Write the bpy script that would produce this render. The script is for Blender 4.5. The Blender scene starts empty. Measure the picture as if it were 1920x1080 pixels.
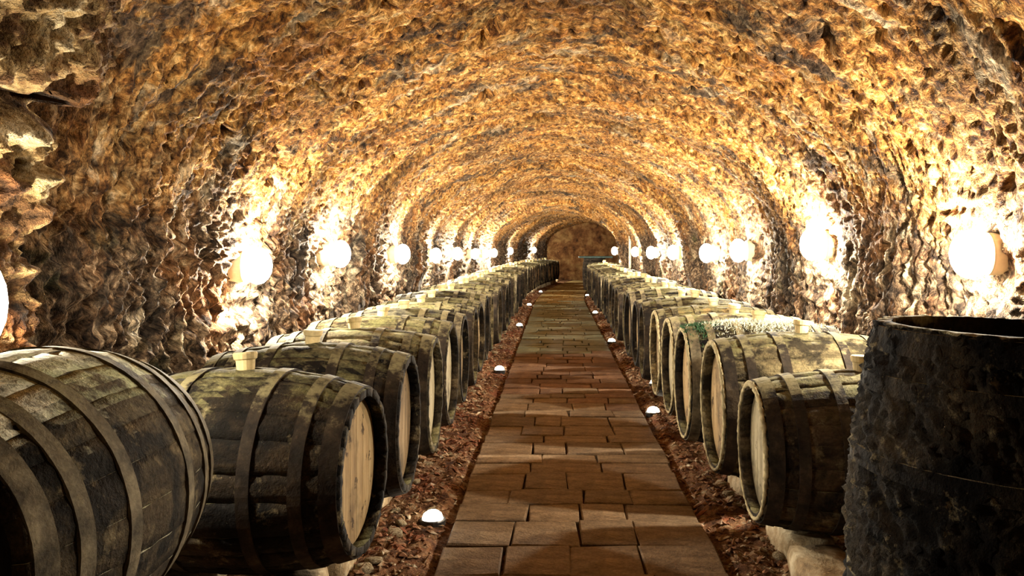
import bpy, bmesh, math, random
import numpy as np
from mathutils import Vector, Matrix

random.seed(7)
rng = np.random.default_rng(11)
scene = bpy.context.scene
COL = scene.collection

# ------------------------------------------------------------------ camera, world, exposure
F_PX, U0, V0, EYE = 1600.0, 1042.0, 462.0, 1.25
cam_d = bpy.data.cameras.new('camera')
cam_d.sensor_fit = 'HORIZONTAL'
cam_d.sensor_width = 36.0
cam_d.lens = 36.0 * F_PX / 1920.0
cam_d.shift_x = -(U0 - 960.0) / 1920.0
cam_d.shift_y = -(540.0 - V0) / 1920.0
cam_d.clip_start = 0.05
cam = bpy.data.objects.new('camera', cam_d)
cam.location = (0, 0, EYE)
cam.rotation_euler = (math.pi / 2, 0, 0)
COL.objects.link(cam)
scene.camera = cam

world = bpy.data.worlds.new('world')
scene.world = world
world.use_nodes = True
world.node_tree.nodes['Background'].inputs[0].default_value = (1.0, 0.86, 0.66, 1)
world.node_tree.nodes['Background'].inputs[1].default_value = 0.035

vs = scene.view_settings
vs.view_transform = 'Standard'
vs.look = 'None'
vs.gamma = 1.0
vs.use_curve_mapping = False
vs.exposure = 1.78
scene.cycles.use_denoising = True
scene.cycles.max_bounces = 6
scene.cycles.diffuse_bounces = 4
scene.cycles.sample_clamp_indirect = 6.0

LAMP_W = 112.0         # bulb in each wall lamp, watts
LAMP_E = 6.0          # its frosted glass
SPOT_E = 8.0         # ground lights
LAMP_COL = (1.0, 0.90, 0.73)

# ------------------------------------------------------------------ helpers
def tag(o, label=None, cat=None, group=None, kind=None):
    if label: o['label'] = label
    if cat: o['category'] = cat
    if group: o['group'] = group
    if kind: o['kind'] = kind
    return o

def link(name, me, parent=None, loc=None):
    o = bpy.data.objects.new(name, me)
    COL.objects.link(o)
    if parent is not None: o.parent = parent
    if loc is not None: o.location = loc
    return o

def empty(name, loc=(0, 0, 0), rot=(0, 0, 0)):
    o = bpy.data.objects.new(name, None)
    o.empty_display_size = 0.1
    o.location = loc
    o.rotation_euler = rot
    COL.objects.link(o)
    return o

def mesh(name, v, f, mat=None, smooth=True, uv=None):
    me = bpy.data.meshes.new(name)
    v = np.asarray(v, dtype=np.float64)
    me.from_pydata([tuple(p) for p in v.tolist()], [], f if isinstance(f, list) else f.tolist())
    if smooth:
        me.polygons.foreach_set('use_smooth', [True] * len(me.polygons))
    if uv is not None:
        lay = me.uv_layers.new(name='UVMap')
        li = np.empty(len(me.loops), dtype=np.int32)
        me.loops.foreach_get('vertex_index', li)
        lay.data.foreach_set('uv', np.asarray(uv)[li].ravel().astype(np.float32))
    if mat: me.materials.append(mat)
    me.update()
    return me

def grid_faces(nu, nv, off=0, wrap_u=False):
    """verts indexed i*nv+j, i<nu, j<nv"""
    iu = np.arange(nu if wrap_u else nu - 1)
    jv = np.arange(nv - 1)
    I, J = np.meshgrid(iu, jv, indexing='ij')
    I2 = (I + 1) % nu
    q = np.stack([I * nv + J, I2 * nv + J, I2 * nv + J + 1, I * nv + J + 1], -1).reshape(-1, 4) + off
    return q

def _hash(ix, iy, seed):
    h = (ix.astype(np.int64) * 374761393 + iy.astype(np.int64) * 668265263 + seed * 1442695041) & 0xFFFFFFFF
    h = ((h ^ (h >> 13)) * 1274126177) & 0xFFFFFFFF
    h = ((h ^ (h >> 16)) * 2246822519) & 0xFFFFFFFF
    return ((h ^ (h >> 15)) & 0xFFFFFF) / float(0xFFFFFF)

def noise2(x, y, seed=0):
    x = np.asarray(x, float); y = np.asarray(y, float)
    x0 = np.floor(x); y0 = np.floor(y)
    fx = x - x0; fy = y - y0
    ux = fx * fx * fx * (fx * (fx * 6 - 15) + 10)
    uy = fy * fy * fy * (fy * (fy * 6 - 15) + 10)
    def g(dx, dy):
        a = _hash(x0 + dx, y0 + dy, seed) * 6.2831853
        return np.cos(a) * (fx - dx) + np.sin(a) * (fy - dy)
    n00, n10, n01, n11 = g(0, 0), g(1, 0), g(0, 1), g(1, 1)
    return 1.5 * ((n00 * (1 - ux) + n10 * ux) * (1 - uy) + (n01 * (1 - ux) + n11 * ux) * uy)

def fbm(x, y, seed=0, octv=4, gain=0.5):
    a, s, t = 1.0, 0.0, 0.0
    for k in range(octv):
        s = s + a * noise2(x * 2 ** k, y * 2 ** k, seed + k * 17)
        t += a
        a *= gain
    return s / t

def sstep(a, b, x):
    t = np.clip((x - a) / (b - a), 0, 1)
    return t * t * (3 - 2 * t)

def cx(y):
    """the gallery runs straight, then swings to the right beyond 18.5 m"""
    d = np.maximum(np.asarray(y, float) - 18.5, 0.0)
    return 0.0066 * d * d

def cxs(y): return float(cx(y))

# ------------------------------------------------------------------ materials
class NT:
    def __init__(self, name):
        self.m = bpy.data.materials.new(name)
        self.m.use_nodes = True
        self.t = self.m.node_tree
        self.b = self.t.nodes['Principled BSDF']
        self.b.inputs['Roughness'].default_value = 0.9
        self.b.inputs['Specular IOR Level'].default_value = 0.15
    def n(self, typ, **kw):
        x = self.t.nodes.new(typ)
        for k, v in kw.items(): setattr(x, k, v)
        return x
    def set(self, sock, v):
        if hasattr(v, 'is_output') or isinstance(v, bpy.types.NodeSocket): self.t.links.new(v, sock)
        else: sock.default_value = v
    def coord(self, which='Object'):
        return self.n('ShaderNodeTexCoord').outputs[which]
    def mapping(self, vec, scale=(1, 1, 1), loc=(0, 0, 0), rot=(0, 0, 0)):
        x = self.n('ShaderNodeMapping')
        self.set(x.inputs['Vector'], vec)
        x.inputs['Scale'].default_value = scale
        x.inputs['Location'].default_value = loc
        x.inputs['Rotation'].default_value = rot
        return x.outputs[0]
    def noise(self, vec, scale=1.0, detail=4.0, rough=0.55, dist=0.0, dims='3D'):
        x = self.n('ShaderNodeTexNoise', noise_dimensions=dims)
        self.set(x.inputs['Vector'], vec)
        x.inputs['Scale'].default_value = scale
        x.inputs['Detail'].default_value = detail
        x.inputs['Roughness'].default_value = rough
        x.inputs['Distortion'].default_value = dist
        return x.outputs['Fac']
    def ramp(self, fac, stops, interp='LINEAR'):
        x = self.n('ShaderNodeValToRGB')
        x.color_ramp.interpolation = interp
        e = x.color_ramp.elements
        while len(e) > 1: e.remove(e[-1])
        for i, (p, c) in enumerate(stops):
            if not isinstance(c, (tuple, list)): c = (c, c, c)
            k = e[0] if i == 0 else e.new(p)
            k.position = p
            k.color = (c[0], c[1], c[2], 1)
        self.set(x.inputs[0], fac)
        return x.outputs[0]
    def mix(self, fac, a, b, blend='MIX'):
        x = self.n('ShaderNodeMix', data_type='RGBA', blend_type=blend)
        self.set(x.inputs[0], fac)
        for s, v in ((x.inputs[6], a), (x.inputs[7], b)):
            if isinstance(v, tuple): v = (v[0], v[1], v[2], 1)
            self.set(s, v)
        return x.outputs[2]
    def math(self, op, a, b=0.0, clamp=False):
        x = self.n('ShaderNodeMath', operation=op, use_clamp=clamp)
        self.set(x.inputs[0], a); self.set(x.inputs[1], b)
        return x.outputs[0]
    def bump(self, h, strength=0.6, dist=0.02, normal=None):
        x = self.n('ShaderNodeBump')
        x.inputs['Strength'].default_value = strength
        x.inputs['Distance'].default_value = dist
        self.set(x.inputs['Height'], h)
        if normal is not None: self.set(x.inputs['Normal'], normal)
        return x.outputs[0]
    def rnd(self): return self.n('ShaderNodeObjectInfo').outputs['Random']
    def shift(self, vec, amount=37.0):
        c = self.n('ShaderNodeCombineXYZ')
        r = self.math('MULTIPLY', self.rnd(), amount)
        self.set(c.inputs[0], r); self.set(c.inputs[1], r); self.set(c.inputs[2], r)
        x = self.n('ShaderNodeVectorMath', operation='ADD')
        self.set(x.inputs[0], vec); self.set(x.inputs[1], c.outputs[0])
        return x.outputs[0]
    def out(self, color=None, normal=None, rough=None):
        if color is not None: self.set(self.b.inputs['Base Color'], (color[0], color[1], color[2], 1) if isinstance(color, tuple) else color)
        if normal is not None: self.set(self.b.inputs['Normal'], normal)
        if rough is not None: self.set(self.b.inputs['Roughness'], rough)
        return self.m

def rock_material(name):
    t = NT(name)
    uv = t.coord('UV')
    at = t.n('ShaderNodeAttribute', attribute_name='foot')      # metres up from the floor along the profile
    an = t.n('ShaderNodeAttribute', attribute_name='skewed')    # arc length and depth, leaning with the pick marks
    sk = an.outputs['Vector']
    wob = t.noise(uv, 1.1, 5, 0.65)
    foot = t.math('ADD', at.outputs['Fac'], t.math('MULTIPLY', t.math('SUBTRACT', wob, 0.5), 2.2))
    f4 = t.math('MULTIPLY', foot, 0.25)
    low = t.ramp(f4, [(0.0, 1.0), (0.36, 0.95), (0.47, 0.25), (0.60, 0.0)])
    big = t.noise(t.mapping(uv, loc=(3, 7, 0)), 0.9, 5, 0.6)
    streak = t.noise(t.mapping(sk, scale=(4.5, 19.0, 1)), 1.0, 7, 0.70, 0.3)
    grit = t.noise(t.mapping(uv, scale=(16.0, 26.0, 1)), 1.0, 6, 0.72, 0.3)
    fine = t.noise(t.mapping(sk, scale=(22.0, 70.0, 1)), 1.0, 4, 0.75, 0.2)
    warm = t.ramp(t.mix(0.40, streak, grit), [(0.34, (0.045, 0.018, 0.008)), (0.43, (0.29, 0.110, 0.022)),
                           (0.50, (0.60, 0.285, 0.062)), (0.58, (0.80, 0.51, 0.175)), (0.69, (0.95, 0.80, 0.50))])
    cool = t.ramp(t.mix(0.45, streak, grit), [(0.36, (0.014, 0.011, 0.008)), (0.46, (0.075, 0.052, 0.034)),
                           (0.53, (0.22, 0.155, 0.095)), (0.60, (0.52, 0.41, 0.27)), (0.70, (0.88, 0.80, 0.62))])
    base = t.mix(t.ramp(big, [(0.48, 0.0), (0.66, 0.35)]), warm, cool)
    base = t.mix(low, base, cool)
    redn = t.noise(t.mapping(uv, loc=(5, 3, 0)), 1.5, 5, 0.65)
    base = t.mix(t.ramp(redn, [(0.50, 0.0), (0.66, 0.6)]), base, t.mix(streak, (0.10, 0.03, 0.006), (0.62, 0.25, 0.055)))
    soot = t.noise(t.mapping(uv, scale=(1.1, 2.0, 1), loc=(9, 1, 0), rot=(0, 0, 0.4)), 1.3, 7, 0.74, 0.5)
    base = t.mix(t.ramp(soot, [(0.53, 0.0), (0.60, 0.85)]), base, t.mix(grit, (0.0, 0.0, 0.0), (0.14, 0.11, 0.08)))
    pale = t.noise(t.mapping(sk, scale=(1.4, 4.2, 1), loc=(2, 8, 0)), 1.0, 7, 0.72)
    base = t.mix(t.ramp(pale, [(0.56, 0.0), (0.66, 0.75)]), base, (0.86, 0.74, 0.50))
    moss = t.noise(t.mapping(uv, loc=(1, 14, 0)), 2.0, 5, 0.65)
    base = t.mix(t.math('MULTIPLY', low, t.ramp(moss, [(0.58, 0.0), (0.70, 0.55)])), base, (0.075, 0.10, 0.022))
    base = t.mix(1.0, base, t.ramp(fine, [(0.32, 0.12), (0.48, 0.90), (0.64, 1.70)]), 'MULTIPLY')
    base = t.mix(1.0, base, t.ramp(grit, [(0.34, 0.25), (0.50, 1.0), (0.66, 1.5)]), 'MULTIPLY')
    patch = t.noise(t.mapping(sk, scale=(0.55, 1.1, 1), loc=(11, 4, 0)), 1.6, 5, 0.65)
    base = t.mix(1.0, base, t.ramp(patch, [(0.36, 0.42), (0.48, 0.95), (0.62, 1.35)]), 'MULTIPLY')
    base = t.mix(1.0, base, (0.52, 0.49, 0.47), 'MULTIPLY')
    h = t.math('ADD', t.math('MULTIPLY', streak, 1.2), t.math('ADD', fine, t.math('MULTIPLY', grit, 0.8)))
    return t.out(base, t.bump(h, 0.85, 0.03), 0.92)

M_ROCK = rock_material('tuff_rock')

def pier_material():
    t = NT('crumbling_rock')
    p = t.coord('Object')
    a = t.noise(t.mapping(p, scale=(1, 1, 1.8)), 3.0, 7, 0.68)
    f = t.noise(p, 22.0, 5, 0.7)
    c = t.ramp(a, [(0.34, (0.02, 0.013, 0.008)), (0.46, (0.17, 0.085, 0.032)), (0.54, (0.46, 0.31, 0.13)), (0.66, (0.80, 0.68, 0.44))])
    red = t.noise(t.mapping(p, loc=(3, 3, 3)), 2.2, 4)
    c = t.mix(t.ramp(red, [(0.52, 0.0), (0.66, 0.6)]), c, (0.38, 0.14, 0.04))
    c = t.mix(1.0, c, t.ramp(f, [(0.3, 0.3), (0.52, 1.0), (0.7, 1.3)]), 'MULTIPLY')
    c = t.mix(1.0, c, (0.62, 0.60, 0.58), 'MULTIPLY')
    return t.out(c, t.bump(f, 1.0, 0.05), 0.95)
M_PIER = pier_material()

def end_material():
    t = NT('end_wall_rock')
    p = t.coord('Object')
    a = t.noise(p, 2.5, 7, 0.7)
    c = t.ramp(a, [(0.32, (0.05, 0.022, 0.012)), (0.48, (0.34, 0.155, 0.055)), (0.62, (0.62, 0.38, 0.15))])
    c = t.mix(1.0, c, (0.42, 0.40, 0.38), 'MULTIPLY')
    return t.out(c, t.bump(a, 0.8, 0.08), 0.95)
M_END = end_material()

def ground_material():
    t = NT('verge_litter')
    p = t.coord('Object')
    a = t.noise(p, 9.0, 7, 0.7)
    b = t.noise(p, 1.8, 4, 0.6)
    f = t.noise(p, 60.0, 4, 0.7)
    c = t.ramp(a, [(0.30, (0.03, 0.016, 0.010)), (0.44, (0.19, 0.085, 0.040)), (0.54, (0.38, 0.19, 0.085)), (0.68, (0.66, 0.52, 0.32))])
    c = t.mix(t.ramp(b, [(0.48, 0.0), (0.64, 0.7)]), c, (0.25, 0.065, 0.025))
    c = t.mix(1.0, c, t.ramp(f, [(0.3, 0.35), (0.52, 1.0), (0.7, 1.4)]), 'MULTIPLY')
    c = t.mix(1.0, c, (0.62, 0.64, 0.66), 'MULTIPLY')
    return t.out(c, t.bump(f, 0.9, 0.02), 0.95)
M_GROUND = ground_material()

def gravel_material():
    t = NT('loose_litter')
    p = t.coord('Object')
    a = t.noise(p, 17.0, 3, 0.6)
    b = t.noise(p, 2.2, 3, 0.6)
    c = t.ramp(a, [(0.32, (0.06, 0.03, 0.017)), (0.44, (0.30, 0.13, 0.06)), (0.55, (0.48, 0.29, 0.15)), (0.66, (0.75, 0.64, 0.44))])
    c = t.mix(t.ramp(b, [(0.48, 0.0), (0.62, 0.65)]), c, (0.32, 0.075, 0.03))
    c = t.mix(1.0, c, (0.62, 0.64, 0.66), 'MULTIPLY')
    return t.out(c, None, 0.9)
M_GRAVEL = gravel_material()

def paving_material(name, stops, rough=0.75):
    t = NT(name)
    p = t.coord('Object')
    a = t.noise(t.mapping(p, scale=(1, 2.2, 1)), 7.0, 6, 0.65)
    f = t.noise(p, 70.0, 3, 0.7)
    c = t.ramp(a, stops)
    v = t.ramp(t.rnd(), [(0.0, 0.72), (1.0, 1.22)])
    c = t.mix(1.0, c, v, 'MULTIPLY')
    c = t.mix(1.0, c, t.ramp(f, [(0.3, 0.6), (0.52, 1.0), (0.7, 1.2)]), 'MULTIPLY')
    t.b.inputs['Specular IOR Level'].default_value = 0.3
    return t.out(c, t.bump(t.math('ADD', a, f), 0.5, 0.012), rough)
M_PAVE = paving_material('brown_paving', [(0.30, (0.085, 0.052, 0.026)), (0.50, (0.175, 0.112, 0.058)), (0.70, (0.27, 0.185, 0.105))])
M_PAVE_RED = paving_material('reddish_paving', [(0.30, (0.070, 0.032, 0.016)), (0.50, (0.15, 0.075, 0.036)), (0.70, (0.25, 0.14, 0.070))])
M_PAVE_GREEN = paving_material('greenish_paving', [(0.30, (0.060, 0.062, 0.036)), (0.50, (0.135, 0.140, 0.085)), (0.70, (0.22, 0.215, 0.13))], 0.55)  # grey-green stones for the middle stretch of the path
M_PAVE_OCHRE = paving_material('ochre_paving', [(0.30, (0.13, 0.095, 0.035)), (0.50, (0.28, 0.21, 0.085)), (0.70, (0.40, 0.31, 0.14))], 0.55)

def kerb_material():
    t = NT('pale_kerb_stone')
    p = t.shift(t.coord('Object'))
    a = t.noise(p, 6.0, 6, 0.68)
    c = t.ramp(a, [(0.30, (0.08, 0.05, 0.03)), (0.48, (0.34, 0.25, 0.14)), (0.66, (0.62, 0.53, 0.36))])
    return t.out(c, t.bump(a, 0.8, 0.03), 0.9)
M_KERB = kerb_material()

def wood_material(name, dark, mid, lite, dust=(0.27, 0.235, 0.115), dusty=1.0, along='X', mould=0.5, dlo=0.80, smooth_dust=False, spot=7.0):
    """old oak under cellar mould; dust lies on what faces up"""
    t = NT(name)
    p = t.n('ShaderNodeNewGeometry').outputs['Position']
    sc = {'X': (2.0, 14.0, 14.0), 'Y': (14.0, 2.0, 14.0), 'Z': (14.0, 14.0, 2.0)}[along]
    grain = t.noise(t.mapping(p, scale=sc), 1.0, 5, 0.65, 0.3)
    patch = t.noise(p, 4.2, 6, 0.68, 0.4)
    fine = t.noise(p, 55.0, 4, 0.7)
    wood = t.ramp(grain, [(0.32, dark), (0.50, mid), (0.72, lite)])
    c = t.mix(t.ramp(patch, [(0.50 - 0.16 * mould, 1.0), (0.56, 0.0)]), wood, (dark[0] * 0.45, dark[1] * 0.45, dark[2] * 0.45))
    spots = t.noise(t.mapping(p, loc=(7, 2, 5)), spot, 6, 0.72)
    c = t.mix(t.ramp(spots, [(0.57, 0.0), (0.68, 0.65)]), c, (0.30, 0.235, 0.125))
    g = t.n('ShaderNodeNewGeometry')
    sp = t.n('ShaderNodeSeparateXYZ'); t.set(sp.inputs[0], g.outputs['Normal' if smooth_dust else 'True Normal'])
    dn = t.noise(t.mapping(p, loc=(1, 9, 4)), 6.0, 5, 0.7)
    up = t.math('ADD', sp.outputs[2], t.math('MULTIPLY', t.math('SUBTRACT', dn, 0.5), 1.3))
    c = t.mix(t.ramp(up, [(dlo, 0.0), (dlo + 0.22, 0.9 * dusty)]), c, t.mix(t.ramp(patch, [(0.4, 0.0), (0.6, 1.0)]), dust, (dust[0] * 0.62, dust[1] * 0.68, dust[2] * 0.52)))
    c = t.mix(1.0, c, t.ramp(fine, [(0.3, 0.5), (0.52, 1.0), (0.7, 1.35)]), 'MULTIPLY')
    h = t.math('ADD', t.math('MULTIPLY', grain, 0.6), t.math('MULTIPLY', fine, 0.8))
    c = t.mix(1.0, c, t.ramp(t.rnd(), [(0.0, 0.58), (1.0, 0.86)]), 'MULTIPLY')
    return t.out(c, t.bump(h, 0.8, 0.012), 0.92)

M_OAK_BLACK = wood_material('oak_black_mould', (0.008, 0.006, 0.004), (0.025, 0.017, 0.009), (0.066, 0.043, 0.021), dusty=0.75)
M_OAK_BROWN = wood_material('oak_brown', (0.020, 0.014, 0.008), (0.062, 0.042, 0.021), (0.14, 0.10, 0.05))
M_OAK_OLIVE = wood_material('oak_olive_dust', (0.060, 0.045, 0.022), (0.155, 0.120, 0.058), (0.30, 0.245, 0.125), mould=0.2)
M_OAK_OCHRE = wood_material('oak_ochre', (0.10, 0.066, 0.026), (0.25, 0.165, 0.062), (0.42, 0.30, 0.125), mould=0.1)
M_OAK_STAND = wood_material('oak_upright_mould', (0.010, 0.008, 0.006), (0.028, 0.021, 0.013), (0.075, 0.056, 0.032), dust=(0.62, 0.56, 0.40), along='Z', dlo=0.70, smooth_dust=True, spot=15.0)
M_OAK_LONG = wood_material('oak_lengthwise', (0.024, 0.018, 0.011), (0.085, 0.062, 0.033), (0.18, 0.14, 0.075), along='Y', dust=(0.85, 0.80, 0.60), dlo=0.70)  # dust whitened on top, painting in the near lamp's light

def hoop_material(name, a, b, c_):
    t = NT(name)
    p = t.shift(t.coord('Object'))
    n = t.noise(p, 11.0, 6, 0.7)
    g = t.n('ShaderNodeNewGeometry')
    sp = t.n('ShaderNodeSeparateXYZ'); t.set(sp.inputs[0], g.outputs['True Normal'])
    c = t.ramp(n, [(0.34, a), (0.52, b), (0.70, c_)])
    up = t.math('ADD', sp.outputs[2], t.math('MULTIPLY', t.math('SUBTRACT', n, 0.5), 1.5))
    c = t.mix(t.ramp(up, [(0.78, 0.0), (1.05, 0.8)]), c, (0.27, 0.235, 0.12))
    c = t.mix(1.0, c, (0.72, 0.72, 0.72), 'MULTIPLY')
    return t.out(c, t.bump(n, 0.7, 0.01), 0.85)
M_HOOP = hoop_material('rusted_hoop', (0.010, 0.008, 0.006), (0.032, 0.022, 0.014), (0.085, 0.060, 0.034))
M_HOOP_PALE = hoop_material('dusty_hoop', (0.040, 0.032, 0.020), (0.16, 0.13, 0.08), (0.34, 0.28, 0.17))

def head_material(name, a, b, c_, blot=0.62):
    t = NT(name)
    p = t.shift(t.coord('Object'))
    g = t.noise(t.mapping(p, scale=(10, 22.0, 3.0)), 1.0, 5, 0.6)
    s = t.noise(p, 13.0, 4, 0.7)
    bl = t.noise(t.mapping(p, loc=(4, 4, 1)), 3.0, 5, 0.65)
    c = t.ramp(g, [(0.30, a), (0.50, b), (0.70, c_)])
    c = t.mix(t.ramp(bl, [(0.52, 0.0), (0.66, 0.75)]), c, (0.09, 0.065, 0.035))
    c = t.mix(t.ramp(s, [(blot, 0.0), (blot + 0.05, 0.85)]), c, (0.05, 0.028, 0.014))
    c = t.mix(1.0, c, (0.55, 0.55, 0.57), 'MULTIPLY')
    return t.out(c, t.bump(g, 0.4, 0.008), 0.85)
M_HEAD_TAN = head_material('head_tan', (0.30, 0.19, 0.085), (0.50, 0.34, 0.155), (0.64, 0.47, 0.24), 0.585)
M_HEAD_CREAM = head_material('head_cream', (0.30, 0.25, 0.14), (0.52, 0.44, 0.26), (0.70, 0.62, 0.40))
M_HEAD_BROWN = head_material('head_brown', (0.13, 0.085, 0.04), (0.27, 0.18, 0.085), (0.42, 0.30, 0.16))
M_HEAD_ORANGE = head_material('head_orange', (0.30, 0.14, 0.04), (0.52, 0.27, 0.085), (0.66, 0.40, 0.16))
M_HEAD_WHITE = head_material('head_pale_grey', (0.40, 0.42, 0.40), (0.62, 0.65, 0.62), (0.80, 0.82, 0.80), 0.7)
M_HEAD_DARK = head_material('head_dark', (0.010, 0.008, 0.005), (0.028, 0.020, 0.012), (0.06, 0.045, 0.025))

def plain(name, col, rough=0.6, metal=0.0, nscale=18.0, var=0.4):
    t = NT(name)
    n = t.noise(t.coord('Object'), nscale, 4, 0.6)
    lo = tuple(c * (1 - var) for c in col); hi = tuple(min(1, c * (1 + var)) for c in col)
    t.b.inputs['Metallic'].default_value = metal
    return t.out(t.ramp(n, [(0.3, lo), (0.7, hi)]), t.bump(n, 0.3, 0.004), rough)
M_BUNG = plain('bung_wood', (0.46, 0.36, 0.18), 0.8)
M_CAST = plain('lamp_cast_metal', (0.22, 0.17, 0.10), 0.55, 0.6)
M_BEZEL = plain('lamp_bezel', (0.74, 0.64, 0.45), 0.5, 0.0, var=0.12)
M_SPOT = plain('ground_light_steel', (0.10, 0.10, 0.10), 0.4, 0.8)
M_MOULD = plain('white_mould', (0.72, 0.72, 0.58), 0.95)
M_MOSS = plain('green_moss', (0.035, 0.085, 0.038), 0.95)
M_PLANK = plain('weathered_plank', (0.30, 0.24, 0.15), 0.85)
M_TEAL = plain('dark_teal_paint', (0.035, 0.06, 0.055), 0.6)
M_PIPE = plain('conduit_plastic', (0.55, 0.47, 0.33), 0.6)

def emit(name, col, strength):
    m = bpy.data.materials.new(name)
    m.use_nodes = True
    b = m.node_tree.nodes['Principled BSDF']
    b.inputs['Base Color'].default_value = (0.9, 0.88, 0.82, 1)
    b.inputs['Emission Color'].default_value = (*col, 1)
    b.inputs['Emission Strength'].default_value = strength
    b.inputs['Roughness'].default_value = 0.5
    return m
M_GLOBE = emit('lit_globe', LAMP_COL, LAMP_E)
def clear_part(m, k):
    # half-frosted glass: part of the bulb's light goes straight through
    nt = m.node_tree
    tr = nt.nodes.new('ShaderNodeBsdfTransparent'); mx = nt.nodes.new('ShaderNodeMixShader')
    mx.inputs[0].default_value = k
    nt.links.new(nt.nodes['Principled BSDF'].outputs[0], mx.inputs[1]); nt.links.new(tr.outputs[0], mx.inputs[2])
    nt.links.new(mx.outputs[0], nt.nodes['Material Output'].inputs['Surface'])
clear_part(M_GLOBE, 0.6)
M_LENS = emit('lit_lens', (1.0, 0.90, 0.70), SPOT_E)

# ------------------------------------------------------------------ the gallery: walls and vault
SPRING, A0, B0 = 1.14, 1.80, 1.20
RIB_Y = 20.0
def near_room(y): return 1 - sstep(2.7, 5.0, y)          # the gallery is roomier at its mouth
def half_width(y): return A0 + 0.30 * near_room(y) - 0.20 * sstep(RIB_Y - 0.1, RIB_Y + 0.3, y)
def rise(y): return B0 + 0.22 * near_room(y) - 0.16 * sstep(RIB_Y - 0.1, RIB_Y + 0.3, y)

def profile_params(ns):
    """t in 0..1 along the unit profile; returns (kind-free) x factor, z as two numbers for a given half-width"""
    wall_n = int(ns * 0.19)
    zs = np.linspace(-0.12, SPRING, wall_n, endpoint=False)
    th = np.linspace(0, math.pi, ns - 2 * wall_n)
    zr = zs[::-1]
    return zs, th, zr

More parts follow.
